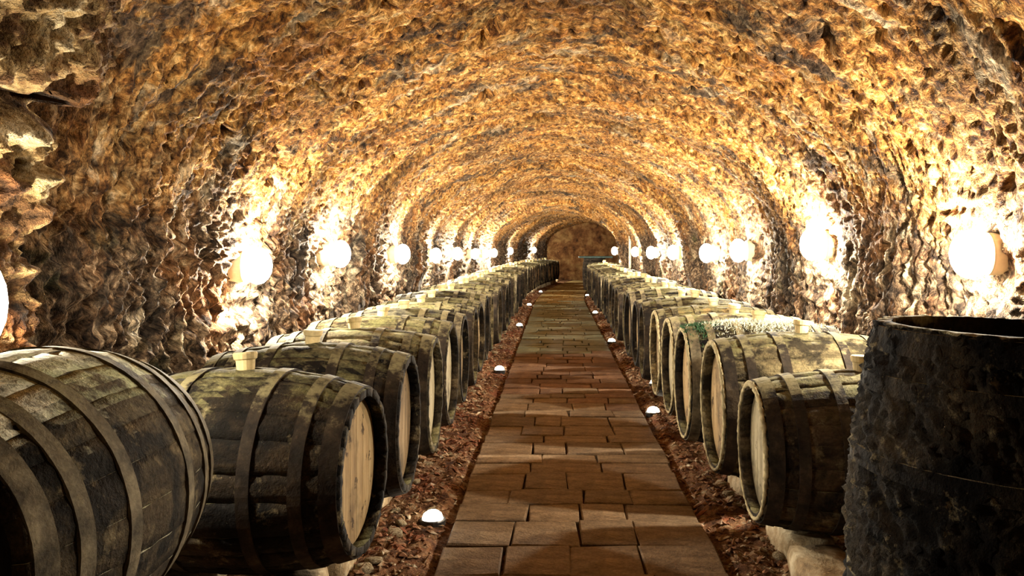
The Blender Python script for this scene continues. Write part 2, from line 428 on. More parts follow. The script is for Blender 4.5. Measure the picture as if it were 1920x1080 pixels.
NS = 700
def build_gallery():
    ys = [-2.4]
    while ys[-1] < 32.6:
        y = ys[-1]
        ys.append(y + (0.05 if y < 3.0 else max(0.0115, 0.0029 * y)))
    ys = np.array(ys)
    zs, th, zr = profile_params(NS)
    NY = len(ys)
    X = np.empty((NS, NY)); Z = np.empty((NS, NY)); NX = np.empty((NS, NY)); NZ = np.empty((NS, NY))
    a = half_width(ys); b = rise(ys)
    nw = len(zs)
    for i in range(NS):
        if i < nw:
            k = (SPRING - zs[i]) / (SPRING + 0.12)
            X[i] = -a - 0.05 * k
            Z[i] = zs[i]; NX[i] = 1; NZ[i] = 0.0
        elif i < nw + len(th):
            t = th[i - nw]
            X[i] = -a * math.cos(t); Z[i] = SPRING + b * math.sin(t)
            nx, nz = math.cos(t) * b, -math.sin(t) * a
            l = np.sqrt(nx * nx + nz * nz)
            NX[i] = nx / l; NZ[i] = nz / l
        else:
            z = zr[i - nw - len(th)]
            k = (SPRING - z) / (SPRING + 0.12)
            X[i] = a + 0.05 * k
            Z[i] = z; NX[i] = -1; NZ[i] = 0.0
    j0 = NY // 2
    s = np.concatenate([[0], np.cumsum(np.hypot(np.diff(X[:, 60]), np.diff(Z[:, 60])))])
    S = np.repeat(s[:, None], NY, 1); Y = np.repeat(ys[None, :], NS, 0)
    total = s[-1]
    # pick marks lean one way on the left half, the other way on the right half
    lean = np.where(S < total / 2, 1.0, -1.0) * 0.28 * sstep(0.0, 0.6, np.abs(S - total / 2))
    YS = Y + lean * (S - total / 2)
    warp = 0.25 * fbm(S * 1.3, Y * 1.3, 5, 3)
    d = 0.12 * fbm(S * 0.55, Y * 0.6, 1, 4)
    d += 0.060 * noise2(S * 0.10, Y * 1.15 + 0.3 * warp, 9)                    # rings left by the diggers
    d += 0.030 * np.abs(noise2(S * 0.25, Y * 2.6 + warp, 31))
    d += 0.020 * (0.4 - np.abs(noise2(S * 2.2 + warp, YS * 7.0 + 2 * warp, 41)) * 1.6)
    d += 0.031 * (0.4 - np.abs(noise2(S * 4.2 + 2 * warp, YS * 18.0, 42)) * 1.5)
    d += 0.013 * (0.4 - np.abs(noise2(S * 11.0 + 2 * warp, YS * 34.0, 44)) * 1.5)
    d += 0.010 * fbm(S * 24, YS * 40, 43, 2)
    gr = np.abs(fbm(S * 9 + warp, Y * 9, 45, 3))
    d += 0.011 * (0.3 - gr * 1.7) - 0.022 * sstep(0.40, 0.62, noise2(S * 15, Y * 17, 46))
    # crumbly, root-like lower walls
    lowl = 1 - sstep(1.1, 2.0, S); lowr = 1 - sstep(0.9, 1.7, total - S)
    low = np.maximum(lowl, 0.6 * lowr)
    d += low * (0.085 * (0.35 - np.abs(fbm(S * 2.2, Y * 4.2, 51, 3)) * 1.8) + 0.05 * (0.35 - np.abs(noise2(S * 6.5, Y * 10.0, 54)) * 1.5)
                + 0.02 * noise2(S * 16, Y * 24, 58))
    # pockets broken out of the rock
    pk = fbm(S * 3.0, YS * 5.5, 71, 3)
    d -= 0.05 * sstep(0.36, 0.50, pk)
    pk2 = noise2(S * 5.0, YS * 6.5, 77)
    d -= 0.035 * sstep(0.48, 0.62, pk2)
    # ribs: the rock steps in at these depths
    def rib(y0, w, h): return h * np.exp(-(((Y + 0.12 * noise2(S * 0.7, Y * 0, 81) - y0) / w) ** 4))
    d += rib(RIB_Y, 0.28, 0.13) + rib(7.7, 0.18, 0.06) + rib(11.1, 0.25, 0.09) + rib(13.8, 0.22, 0.08) + rib(16.7, 0.25, 0.10) + rib(5.3, 0.14, 0.035)
    foot = np.minimum(S, total - S)
    d = np.clip(d, -0.26, 0.06 + 0.16 * sstep(0.85, 1.35, foot))
    PX = X + NX * d + cx(Y); PZ = Z + NZ * d
    uv = np.stack([S, Y], -1)
    V = np.stack([PX, Y, PZ], -1)
    cuts = (0, int(NS * 0.36), int(NS * 0.64), NS - 1)
    for name, mat, i0, i1 in (('wall_left', M_ROCK, cuts[0], cuts[1]), ('ceiling', M_ROCK, cuts[1], cuts[2]), ('wall_right', M_ROCK, cuts[2], cuts[3])):
        v = V[i0:i1 + 1].reshape(-1, 3); u = uv[i0:i1 + 1].reshape(-1, 2)
        f = grid_faces(i1 + 1 - i0, NY)
        me = mesh(name, v, f, mat, True, u)
        ft = me.attributes.new('foot', 'FLOAT', 'POINT')
        ft.data.foreach_set('value', np.minimum(S, total - S)[i0:i1 + 1].ravel().astype(np.float32))
        sk = me.attributes.new('skewed', 'FLOAT_VECTOR', 'POINT')
        sk.data.foreach_set('vector', np.stack([S, YS, 0 * S], -1)[i0:i1 + 1].ravel().astype(np.float32))
        tag(link(name, me), kind='structure')
    return PX, PZ, ys
WPX, WPZ, WYS = build_gallery()
def wall_x(side, y, z, r=0.07):
    """where the rough wall stands out most around a height z at depth y"""
    js = np.where(np.abs(WYS - y) < r)[0]
    if len(js) == 0: js = np.array([int(np.argmin(np.abs(WYS - y)))])
    half = WPX.shape[0] // 2
    px = (WPX[:half] if side < 0 else WPX[half:])[:, js]; pz = (WPZ[:half] if side < 0 else WPZ[half:])[:, js]
    v = px[np.abs(pz - z) < r]
    return float(np.percentile(v, 70) if side < 0 else np.percentile(v, 30))

# the end wall
def build_end():
    n, m = 60, 50
    xs = np.linspace(-2.0, 2.0, n); zs = np.linspace(-0.2, 2.7, m)
    X, Z = np.meshgrid(xs, zs, indexing='ij')
    d = 0.35 * fbm(X * 0.9, Z * 0.9, 3, 4) + 0.1 * fbm(X * 5, Z * 5, 4, 2)
    V = np.stack([X + cxs(32.0), 32.2 + d, Z], -1).reshape(-1, 3)
    tag(link('wall_back', mesh('wall_back', V, grid_faces(n, m), M_END)), kind='structure')
build_end()

# the nearer rock face at the left, where the gallery is narrower
def build_pier():
    ctrl = [(-1.80, -0.15), (-1.78, 0.35), (-1.76, 0.75), (-1.725, 1.10), (-1.715, 1.45), (-1.56, 1.78), (-1.41, 2.09), (-1.12, 2.42), (-0.95, 2.62)]
    c = np.array(ctrl)
    t = np.concatenate([[0], np.cumsum(np.hypot(*np.diff(c, axis=0).T))])
    ns = 300
    tt = np.linspace(0, t[-1], ns)
    px = np.interp(tt, t, c[:, 0]); pz = np.interp(tt, t, c[:, 1])
    k = np.ones(25) / 25
    pad = lambda a: np.concatenate([np.full(12, a[0]), a, np.full(12, a[-1])])
    px = np.convolve(pad(px), k, 'valid'); pz = np.convolve(pad(pz), k, 'valid')
    ys = np.concatenate([np.arange(-2.4, 1.2, 0.06), np.arange(1.2, 2.90, 0.0125)])
    ny = len(ys)
    S = np.repeat(tt[:, None], ny, 1); Y = np.repeat(ys[None], ns, 0)
    dx = np.gradient(px); dz = np.gradient(pz); l = np.hypot(dx, dz)
    nx, nz = dz / l, -dx / l
    w = 0.3 * fbm(S * 1.5, Y * 1.5, 2, 3)
    d = 0.10 * fbm(S * 1.3, Y * 1.3, 21, 4) + 0.07 * (0.35 - np.abs(fbm(S * 4.5 + w, Y * 3.0, 22, 3)) * 1.8)
    d += 0.05 * fbm(S * 9, Y * 9, 23, 3) + 0.04 * (0.3 - np.abs(fbm(S * 14, Y * 12, 35, 3)) * 1.7) + 0.02 * noise2(S * 30, Y * 30, 24)
    # a deep horizontal crack and crumbled holes under it
    d -= 0.20 * np.exp(-((S - 1.84 - 0.04 * noise2(Y * 3, S * 0, 25)) / 0.042) ** 2) * sstep(-0.5, 0.1, noise2(Y * 1.1, S * 0.4, 26) + 0.35)
    d -= 0.14 * sstep(0.34, 0.48, fbm(S * 4.0, Y * 4.0, 27, 2)) * np.exp(-((S - 1.62) / 0.16) ** 2)
    d -= 0.05 * sstep(0.40, 0.55, noise2(S * 6, Y * 6, 28))
    edge = 0.06 * fbm(S * 5, Y * 0 + 3.3, 29, 3)
    YY = Y + edge * sstep(2.3, 2.9, Y)
    V = np.stack([px[:, None] + nx[:, None] * d, YY, pz[:, None] + nz[:, None] * d], -1)
    # return face towards the gallery wall
    nr = 14
    r = np.linspace(0, 1, nr + 1)[1:]
    R = np.empty((ns, nr, 3))
    last = V[:, -1]
    for j, q in enumerate(r):
        R[:, j, 0] = last[:, 0] - nx * 0.75 * q + 0.02 * noise2(tt * 9, tt * 0 + j, 33)
        R[:, j, 1] = last[:, 1] + 0.05 * math.sin(q * 3.0) - 0.10 * q + 0.03 * noise2(tt * 8, tt * 0 + j * 0.7, 34)
        R[:, j, 2] = last[:, 2] - nz * 0.75 * q
    V = np.concatenate([V, R], 1)
    NYY = V.shape[1]
    tag(link('trim_1', mesh('trim_1', V.reshape(-1, 3), grid_faces(ns, NYY), M_PIER)), kind='structure')
build_pier()

# ------------------------------------------------------------------ floor, paving, verges
PATH_L, PATH_R = -0.47, 0.66
def floor_z(X, Y):
    d = np.maximum(PATH_L - X, X - PATH_R)
    z = -0.045 + sstep(0.0, 0.10, d) * (0.035 + 0.03 * fbm(X * 3.0, Y * 3.0, 91, 3) + 0.018 * noise2(X * 13, Y * 13, 92) + 0.010 * noise2(X * 30, Y * 30, 93))
    return z

def build_floor():
    xs = np.concatenate([np.arange(-2.5, -1.7, 0.08), np.arange(-1.7, 1.8, 0.016), np.arange(1.8, 2.55, 0.08)])
    ys = [-2.4]
    while ys[-1] < 33.0:
        y = ys[-1]
        ys.append(y + (0.06 if y < 2.6 else max(0.018, 0.006 * y)))
    ys = np.array(ys)
    X, Y = np.meshgrid(xs, ys, indexing='ij')
    Z = floor_z(X, Y)
    V = np.stack([X + cx(Y), Y, Z], -1).reshape(-1, 3)
    return tag(link('floor', mesh('floor', V, grid_faces(len(xs), len(ys)), M_GROUND)), kind='structure')
FLOOR = build_floor()

def stone_geo(x0, x1, y0, y1, h, ch=0.012, depth=0.06, r=random):
    j = lambda s=0.008: r.uniform(-s, s)
    c = [(x0 + j(), y0 + j()), (x1 + j(), y0 + j()), (x1 + j(), y1 + j()), (x0 + j(), y1 + j())]
    mx, my = (x0 + x1) / 2, (y0 + y1) / 2
    v = []
    for (x, y) in c: v.append((x, y, h - depth))
    for (x, y) in c: v.append((x, y, h - ch * 0.9))
    for (x, y) in c:
        dx, dy = mx - x, my - y
        l = math.hypot(dx, dy)
        v.append((x + dx / l * ch * 1.5, y + dy / l * ch * 1.5, h + j(0.004)))
    v.append((mx, my, h + 0.003 + j(0.003)))
    f = []
    for a, b in ((0, 4), (4, 8)):
        for k in range(4):
            k2 = (k + 1) % 4
            f.append((a + k, a + k2, b + k2, b + k))
    for k in range(4): f.append((8 + k, 8 + (k + 1) % 4, 12))
    return v, f

def build_paving():
    r = random.Random(5)
    y = 2.3
    count = 0
    restV, restF = {}, {}
    while y < 31.4:
        dy = r.uniform(0.20, 0.34)
        n = r.choice((4, 4, 4, 5, 3))
        cuts = [0.0]
        for k in range(1, n): cuts.append(k / n + r.uniform(-0.05, 0.05))
        cuts.append(1.0)
        for k in range(n):
            x0 = PATH_L + (PATH_R - PATH_L) * cuts[k] + 0.0042
            x1 = PATH_L + (PATH_R - PATH_L) * cuts[k + 1] - 0.0042
            h = r.uniform(-0.004, 0.004)
            u = (y + r.uniform(-0.7, 0.7))
            if u < 6.9: mat = M_PAVE
            elif u < 9.8: mat = M_PAVE_RED
            elif u < 19: mat = M_PAVE_GREEN
            else: mat = M_PAVE_OCHRE
            jy = r.uniform(-0.012, 0.012)
            v, f = stone_geo(x0, x1, y + 0.0045 + jy, y + dy - 0.0045 + jy, h, 0.006, 0.06, r)
            c = cxs(y + dy / 2)
            v = [(p[0] + c, p[1], p[2]) for p in v]
            if count < 290:
                mx, my = (x0 + x1) / 2 + c, y + dy / 2
                me = mesh('paving_stone', [(p[0] - mx, p[1] - my, p[2]) for p in v], f, mat, False)
                link('paving_stone', me, FLOOR, (mx, my, 0))
                count += 1
            else:
                V = restV.setdefault(mat.name, []); Fc = restF.setdefault(mat.name, [])
                o = len(V)
                V.extend(v); Fc.extend([tuple(i + o for i in q) for q in f])
        y += dy
    for k in restV:
        tag(link('far_paving', mesh('far_paving', restV[k], restF[k], bpy.data.materials[k], False), FLOOR), kind='stuff')
build_paving()

def build_gravel():
    r = np.random.default_rng(3)
    n = 15000
    side = r.random(n) < 0.5
    yy = 2.2 * (24.0 / 2.2) ** (r.random(n) ** 0.9)
    off = r.random(n) ** 0.8
    xx = np.where(side, PATH_L - 0.01 - off * 0.62, PATH_R + 0.01 + off * 0.55)
    size = (0.006 + 0.012 * r.random(n) ** 2.5) * (1 + 0.05 * yy)
    zz = floor_z(xx, yy)
    octv = np.array([(1, 0, 0), (0, 1, 0), (-1, 0, 0), (0, -1, 0), (0, 0, 1), (0, 0, -1)], float)
    octf = np.array([(0, 1, 4), (1, 2, 4), (2, 3, 4), (3, 0, 4), (1, 0, 5), (2, 1, 5), (3, 2, 5), (0, 3, 5)])
    sc = np.stack([size * r.uniform(0.7, 1.7, n), size * r.uniform(0.7, 1.7, n), size * r.uniform(0.25, 0.8, n)], -1)
    ang = r.random(n) * 6.283
    v = octv[None] * sc[:, None] * r.uniform(0.75, 1.25, (n, 6, 1))
    ca, sa = np.cos(ang)[:, None], np.sin(ang)[:, None]
    tilt = r.normal(0, 0.5, n)[:, None]
    x = v[..., 0] * ca - v[..., 1] * sa; y = v[..., 0] * sa + v[..., 1] * ca; z = v[..., 2] + x * tilt
    V = np.stack([x + (xx + cx(yy))[:, None], y + yy[:, None], z + zz[:, None] + 0.004], -1).reshape(-1, 3)
    Fc = (octf[None] + (np.arange(n) * 6)[:, None, None]).reshape(-1, 3)
    tag(link('litter', mesh('litter', V, Fc, M_GRAVEL, False), FLOOR), kind='stuff')
build_gravel()

# kerbs of rough stones that carry the barrel rows
def rough_block(sx, sy, sz, seed, n=4):
    """a rough quarried block, 0 at its base centre"""
    bm = bmesh.new()
    bmesh.ops.create_cube(bm, size=1.0)
    bmesh.ops.subdivide_edges(bm, edges=bm.edges[:], cuts=n, use_grid_fill=True)
    rr = random.Random(seed)
    ph = [rr.uniform(0, 50) for _ in range(3)]
    for v in bm.verts:
        p = v.co.copy()
        m = max(abs(p.x), abs(p.y), abs(p.z))
        q = Vector((p.x, p.y, p.z))
        # round the corners
        l = (abs(p.x * 2) ** 6 + abs(p.y * 2) ** 6 + abs(p.z * 2) ** 6) ** (1 / 6)
        q = q / max(l, 1e-6)
        w = 0.05 * float(noise2(p.x * 3 + ph[0], p.y * 3 + p.z * 4 + ph[1], 3)) + 0.03 * rr.uniform(-1, 1)
        q *= (1 + w)
        v.co = Vector((q.x * sx, q.y * sy, (q.z + 0.5) * sz))
    me = bpy.data.meshes.new('block')
    bm.to_mesh(me); bm.free()
    me.polygons.foreach_set('use_smooth', [True] * len(me.polygons))
    me.materials.append(M_KERB)
    return me

KERB_H = 0.095
def build_kerbs():
    protos = [rough_block(0.20, 0.40, KERB_H + 0.05, k, 2) for k in range(5)]
    r = random.Random(9)
    for name, xs, yend in (('trim_2', (-0.90, -1.38), 30.0), ('trim_3', (1.02, 1.46), 23.6)):
        root = empty(name); tag(root, kind='structure')
        for row, xk in enumerate(xs):
            y = 2.75 if name == 'trim_2' else 2.95
            while y < yend:
                L = r.uniform(0.36, 0.46)
                if row == 1 and y > 14: break
                o = link('kerb_stone', protos[r.randrange(5)], root, (xk + cxs(y + L / 2) + r.uniform(-0.02, 0.02), y + L / 2, -0.05))
                o.scale = (r.uniform(0.9, 1.1), L / 0.41, 1.0)
                o.rotation_euler = (0, 0, r.uniform(-0.05, 0.05))
                y += L
build_kerbs()

def build_rubble():
    r = random.Random(31)
    protos = [rough_block(1.0, 1.3, 0.8, 90 + k, 2) for k in range(5)]
    for k in range(110):
        left = k % 5 < 3
        y = 3.0 * (15.0 / 3.0) ** r.random()
        x = -0.70 - r.random() * 0.16 if left else 0.86 + r.random() * 0.14
        o = link('rubble_stone', protos[r.randrange(5)], FLOOR)
        sz = r.uniform(0.018, 0.055)
        o.scale = (sz * r.uniform(0.8, 1.3), sz, sz * r.uniform(0.5, 0.9))
        o.location = (x + cxs(y), y, float(floor_z(np.array(x), np.array(y))) - sz * 0.12)
        o.rotation_euler = (r.uniform(-0.25, 0.25), r.uniform(-0.25, 0.25), r.uniform(0, 6.28))
build_rubble()

# ------------------------------------------------------------------ barrels (axis along local x, centre at origin)
def radius_at(x, L, re, rb):
    u = 2 * x / L
    return re + (rb - re) * (1 - np.abs(u) ** 2.1)

TH = 0.030       # stave thickness
CR = 0.045       # the head sits this far inside the chime

def stave_mesh(a0, a1, L, re, rb, seed, mat, nx=22, na=4, rough=0.0035, gap=0.0004, inner=True):
    xs = np.linspace(-L / 2, L / 2, nx)
    g = gap / rb / 2
    ang = np.linspace(a0 + g, a1 - g, na)
    edge = np.zeros(na); edge[0] = edge[-1] = 0.0022
    V = []
    X = np.repeat(xs[:, None], na, 1); A = np.repeat(ang[None], nx, 0)
    R = radius_at(X, L, re, rb) - edge[None] + rough * (fbm(X * 22, A * 7 + seed * 3.7, seed, 3) * 1.6)
    endr = 0.004 * noise2(A * 20, X * 3 + seed, 5)
    Xo = X + np.where(np.abs(X) > L / 2 - 1e-6, endr, 0)
    out = np.stack([Xo, R * np.cos(A), R * np.sin(A)], -1)
    R2 = radius_at(X, L, re, rb) - TH
    inn = np.stack([Xo, R2 * np.cos(A), R2 * np.sin(A)], -1)
    # closed tube around each section: outer row then inner row reversed
    ring = np.concatenate([out, inn[:, ::-1]], 1)          # nx, 2na
    m = 2 * na
    V = ring.reshape(-1, 3)
    F = []
    for i in range(nx - 1):
        for j in range(m):
            j2 = (j + 1) % m
            F.append((i * m + j, i * m + j2, (i + 1) * m + j2, (i + 1) * m + j))
    for j in range(na - 1):
        F.append((j, m - 1 - j, m - 2 - j, j + 1))
        o = (nx - 1) * m
        F.append((o + j, o + j + 1, o + m - 2 - j, o + m - 1 - j))
    return mesh('stave', V, F, mat)

def body_mesh(L, re, rb, seed, mat, nst=24, nx=16, per=4, rough=0.004, joint=0.006, furry=0.0):
    """all staves of a small, distant barrel in one mesh with open joints, plus the inner wall of both chimes"""
    xs = np.linspace(-L / 2, L / 2, nx)
    n = nst * per
    A = np.linspace(0, 2 * math.pi, n, endpoint=False)
    notch = np.where(np.arange(n) % per == 0, joint, 0.0)
    Xg = np.repeat(xs[None], n, 0); Ag = np.repeat(A[:, None], nx, 1)
    R = radius_at(Xg, L, re, rb) - notch[:, None] + rough * 1.6 * (fbm(Xg * 20 + 7 * np.cos(Ag), 7 * np.sin(Ag) + seed * 3.1, seed, 3) + (furry * fbm(Xg * 60 + 31 * np.cos(Ag), Ag * 24 + seed, seed + 5, 2) if furry else 0.0))
    out = np.stack([Xg, R * np.cos(Ag), R * np.sin(Ag)], -1)
    # chime return on either end
    r_in = re - TH
    ends = []
    for sgn in (-1, 1):
        for xx in (sgn * L / 2, sgn * (L / 2 - CR - 0.02)):
            ends.append(np.stack([np.full(n, xx), r_in * np.cos(A), r_in * np.sin(A)], -1))
    if furry:
        for col, sg in ((0, -1), (nx - 1, 1)):
            out[:, col, 0] += sg * 0.008 * fbm(A * 9, A * 0 + seed, 17, 3)
    full = np.concatenate([ends[1][:, None], ends[0][:, None], out, ends[2][:, None], ends[3][:, None]], 1)
    nv = full.shape[1]
    f = grid_faces(n, nv, 0, True)[:, ::-1]
    return mesh('body', full.reshape(-1, 3), f, mat, bool(furry))

def hoop_mesh(xc, w, L, re, rb, seed, mat, n=64, t=0.005):
    xs = [xc - w / 2, xc - w / 2, xc + w / 2, xc + w / 2]
    A = np.linspace(0, 2 * math.pi, n, endpoint=False)
    sec = []
    for k, x in enumerate(xs):
        base = float(radius_at(x, L, re, rb))
        r = base + (t if k in (1, 2) else -0.004) + 0.0012 * noise2(A * 4, A * 0 + seed + k, 6)
        sec.append(np.stack([np.full(n, x), r * np.cos(A), r * np.sin(A)], -1))
    V = np.stack(sec, 1)
    f = grid_faces(n, 4, 0, True)[:, ::-1]
    me = mesh('hoop', V.reshape(-1, 3), f, mat, False)
    return me

def head_mesh(sgn, L, re, mat, nb=7):
    """round head of edge-joined boards, grooves between them"""
    r = re - TH + 0.004
    x0 = sgn * (L / 2 - CR); x1 = x0 - sgn * 0.02
    V, F = [], []
    edges = np.linspace(-r, r, nb + 1)
    for k in range(nb):
        a, b = edges[k] + (0.0009 if k else 0), edges[k + 1] - (0.0009 if k < nb - 1 else 0)
        ysx = np.linspace(a, b, 5)
        top = [(y, math.sqrt(max(r * r - y * y, 0))) for y in ysx]
        poly = top + [(y, -z) for y, z in reversed(top)]
        o = len(V); m = len(poly)
        ins = 0.0012
        cxm = (a + b) / 2
        for (y, z) in poly: V.append((x1, y, z))
        for (y, z) in poly: V.append((x0 - sgn * ins, y, z))
        for (y, z) in poly: V.append((x0, y + (cxm - y) * 0.03, z * 0.992))
        for lo in (0, m):
            for j in range(m):
                j2 = (j + 1) % m
                q = (o + lo + j, o + lo + j2, o + lo + m + j2, o + lo + m + j)
                F.append(q)
        F.append(tuple(o + 2 * m + j for j in range(m)))
    # a thin backing disc so no light passes the joints
    o = len(V)
    nn = 32
    for j in range(nn): V.append((x1, (r + 0.003) * math.cos(2 * math.pi * j / nn), (r + 0.003) * math.sin(2 * math.pi * j / nn)))
    F.append(tuple(o + j for j in range(nn)))
    me = mesh('head', V, F, mat, False)
    bm = bmesh.new(); bm.from_mesh(me)
    bmesh.ops.recalc_face_normals(bm, faces=bm.faces[:])
    bm.to_mesh(me); bm.free()
    return me

def lathe(name, prof, mat, n=20, smooth=False):
    """prof: (r, z) pairs"""
    A = np.linspace(0, 2 * math.pi, n, endpoint=False)
    V = [[(r * math.cos(a), r * math.sin(a), z) for (r, z) in prof] for a in A]
    V = np.array(V).reshape(-1, 3)
    f = grid_faces(n, len(prof), 0, True).tolist()
    k = len(prof)
    if prof[0][0] > 1e-6: f.append([i * k for i in range(n)][::-1])
    if prof[-1][0] > 1e-6: f.append([i * k + k - 1 for i in range(n)])
    return mesh(name, V, f, mat, smooth)

BUNG = lathe('bung', [(0.030, -0.02), (0.034, 0.03), (0.040, 0.034), (0.043, 0.052), (0.040, 0.058)], M_BUNG, 18)

def hoop_places(L):
    return [(-L / 2 + 0.036, 0.055), (-L / 2 + 0.135, 0.042), (-L * 0.165, 0.042), (L * 0.165, 0.042), (L / 2 - 0.135, 0.042), (L / 2 - 0.036, 0.055)]

def make_barrel(name, loc, yaw, L, re, rb, wood, head, hoop, staves=0, seed=0, axis='x', roll=0.0, bung=True, tilt=(0, 0), rough=0.004, head_back=None, furry=0.0):
    root = empty(name, loc, (tilt[0], tilt[1], yaw))
    if axis == 'z': root.rotation_euler = (tilt[0], math.pi / 2 + tilt[1], yaw)
    parts = []
    if staves:
        rr = random.Random(seed + 100)
        ws = [rr.uniform(0.8, 1.25) for _ in range(staves)]
        tot = sum(ws); a = roll
        for k in range(staves):
            a1 = a + ws[k] / tot * 2 * math.pi
            link('stave', stave_mesh(a, a1, L, re, rb, seed + k, wood, rough=rough), root)
            a = a1
    else:
        if furry: link('body', body_mesh(L, re, rb, seed, wood, 24, 90, 10, rough, 0.002, furry), root)
        else: link('body', body_mesh(L, re, rb, seed, wood, rough=rough), root)
    for k, (x, w) in enumerate(hoop_places(L)):
        link('hoop', hoop_mesh(x, w, L, re, rb, seed + k, hoop), root)
    for sgn in (1, -1):
        link('head', head_mesh(sgn, L, re, head if (sgn == 1 or head_back is None) else head_back), root)
    if bung:
        b = link('bung', BUNG, root, (0, 0, rb))
        b.rotation_euler = (random.uniform(-0.1, 0.1), random.uniform(-0.1, 0.1), 0)
    return root

def copy_tree(o):
    c = o.copy(); COL.objects.link(c)
    for ch in o.children:
        d = ch.copy(); COL.objects.link(d); d.parent = c
    return c

ORD = ['first', 'second', 'third', 'fourth', 'fifth', 'sixth', 'seventh', 'eighth', 'ninth', 'tenth', 'eleventh', 'twelfth', 'thirteenth', 'fourteenth',
       'fifteenth', 'sixteenth', 'seventeenth', 'eighteenth', 'nineteenth', 'twentieth']
ORD += ['twenty-' + w for w in ORD[:9]] + ['thirtieth'] + ['thirty-' + w for w in ORD[:9]] + ['fortieth'] + ['forty-' + w for w in ORD[:5]]

L0 = 0.88
def rest_z(re, rb, xk):
    """height of the axis of a barrel lying on the kerbs"""
    return KERB_H + float(radius_at(xk, L0, re, rb)) + 0.012

# variants for the far part of the rows: body, heads and hoops are shared mesh data
VAR = []
def variant(k, wood, head, hoop, re, rb):
    o = make_barrel('wine_barrel', (0, 0, -50), 0, L0, re, rb, wood, head, hoop, 0, 40 + k * 9)
    VAR.append((o, re, rb))
variant(0, M_OAK_BLACK, M_HEAD_TAN, M_HOOP, 0.300, 0.352)
variant(1, M_OAK_BROWN, M_HEAD_CREAM, M_HOOP, 0.305, 0.358)
variant(2, M_OAK_BLACK, M_HEAD_BROWN, M_HOOP_PALE, 0.310, 0.360)
variant(3, M_OAK_OLIVE, M_HEAD_CREAM, M_HOOP, 0.302, 0.355)
variant(4, M_OAK_BROWN, M_HEAD_ORANGE, M_HOOP, 0.300, 0.350)
used = set()

def far_barrel(k, loc, yaw, flip):
    o, re, rb = VAR[k]
    if k not in used:
        used.add(k); b = o
    else:
        b = copy_tree(o)
    b.location = loc
    b.rotation_euler = (0, 0, yaw + (math.pi if flip else 0))
    return b

M_CRUST = plain('pale_mould_crust', (0.30, 0.25, 0.14), 0.95, var=0.55)
def rim_crust(parent, re, seed):
    n, m = 150, 8
    A = np.linspace(0, 2 * math.pi, n, endpoint=False); Bq = np.linspace(0, 2 * math.pi, m, endpoint=False)
    a, b = np.meshgrid(A, Bq, indexing='ij')
    t = 0.011 * (1 + 0.9 * fbm(a * 14, b * 1.0 + seed, seed, 3)) * (0.75 + 0.25 * np.sin(a + 0.6))
    R = re - 0.010 + t * 1.2 * np.cos(b)
    X = L0 / 2 + 0.001 + t * np.sin(b)
    V = np.stack([X, R * np.cos(a), R * np.sin(a)], -1).reshape(-1, 3)
    F = []
    for i in range(n):
        for j in range(m):
            i2, j2 = (i + 1) % n, (j + 1) % m
            F.append((i * m + j, i2 * m + j, i2 * m + j2, i * m + j2))
    tag(link('rim_mould', mesh('rim_mould', V, F, M_CRUST), parent), 'pale mould crust around the rim')

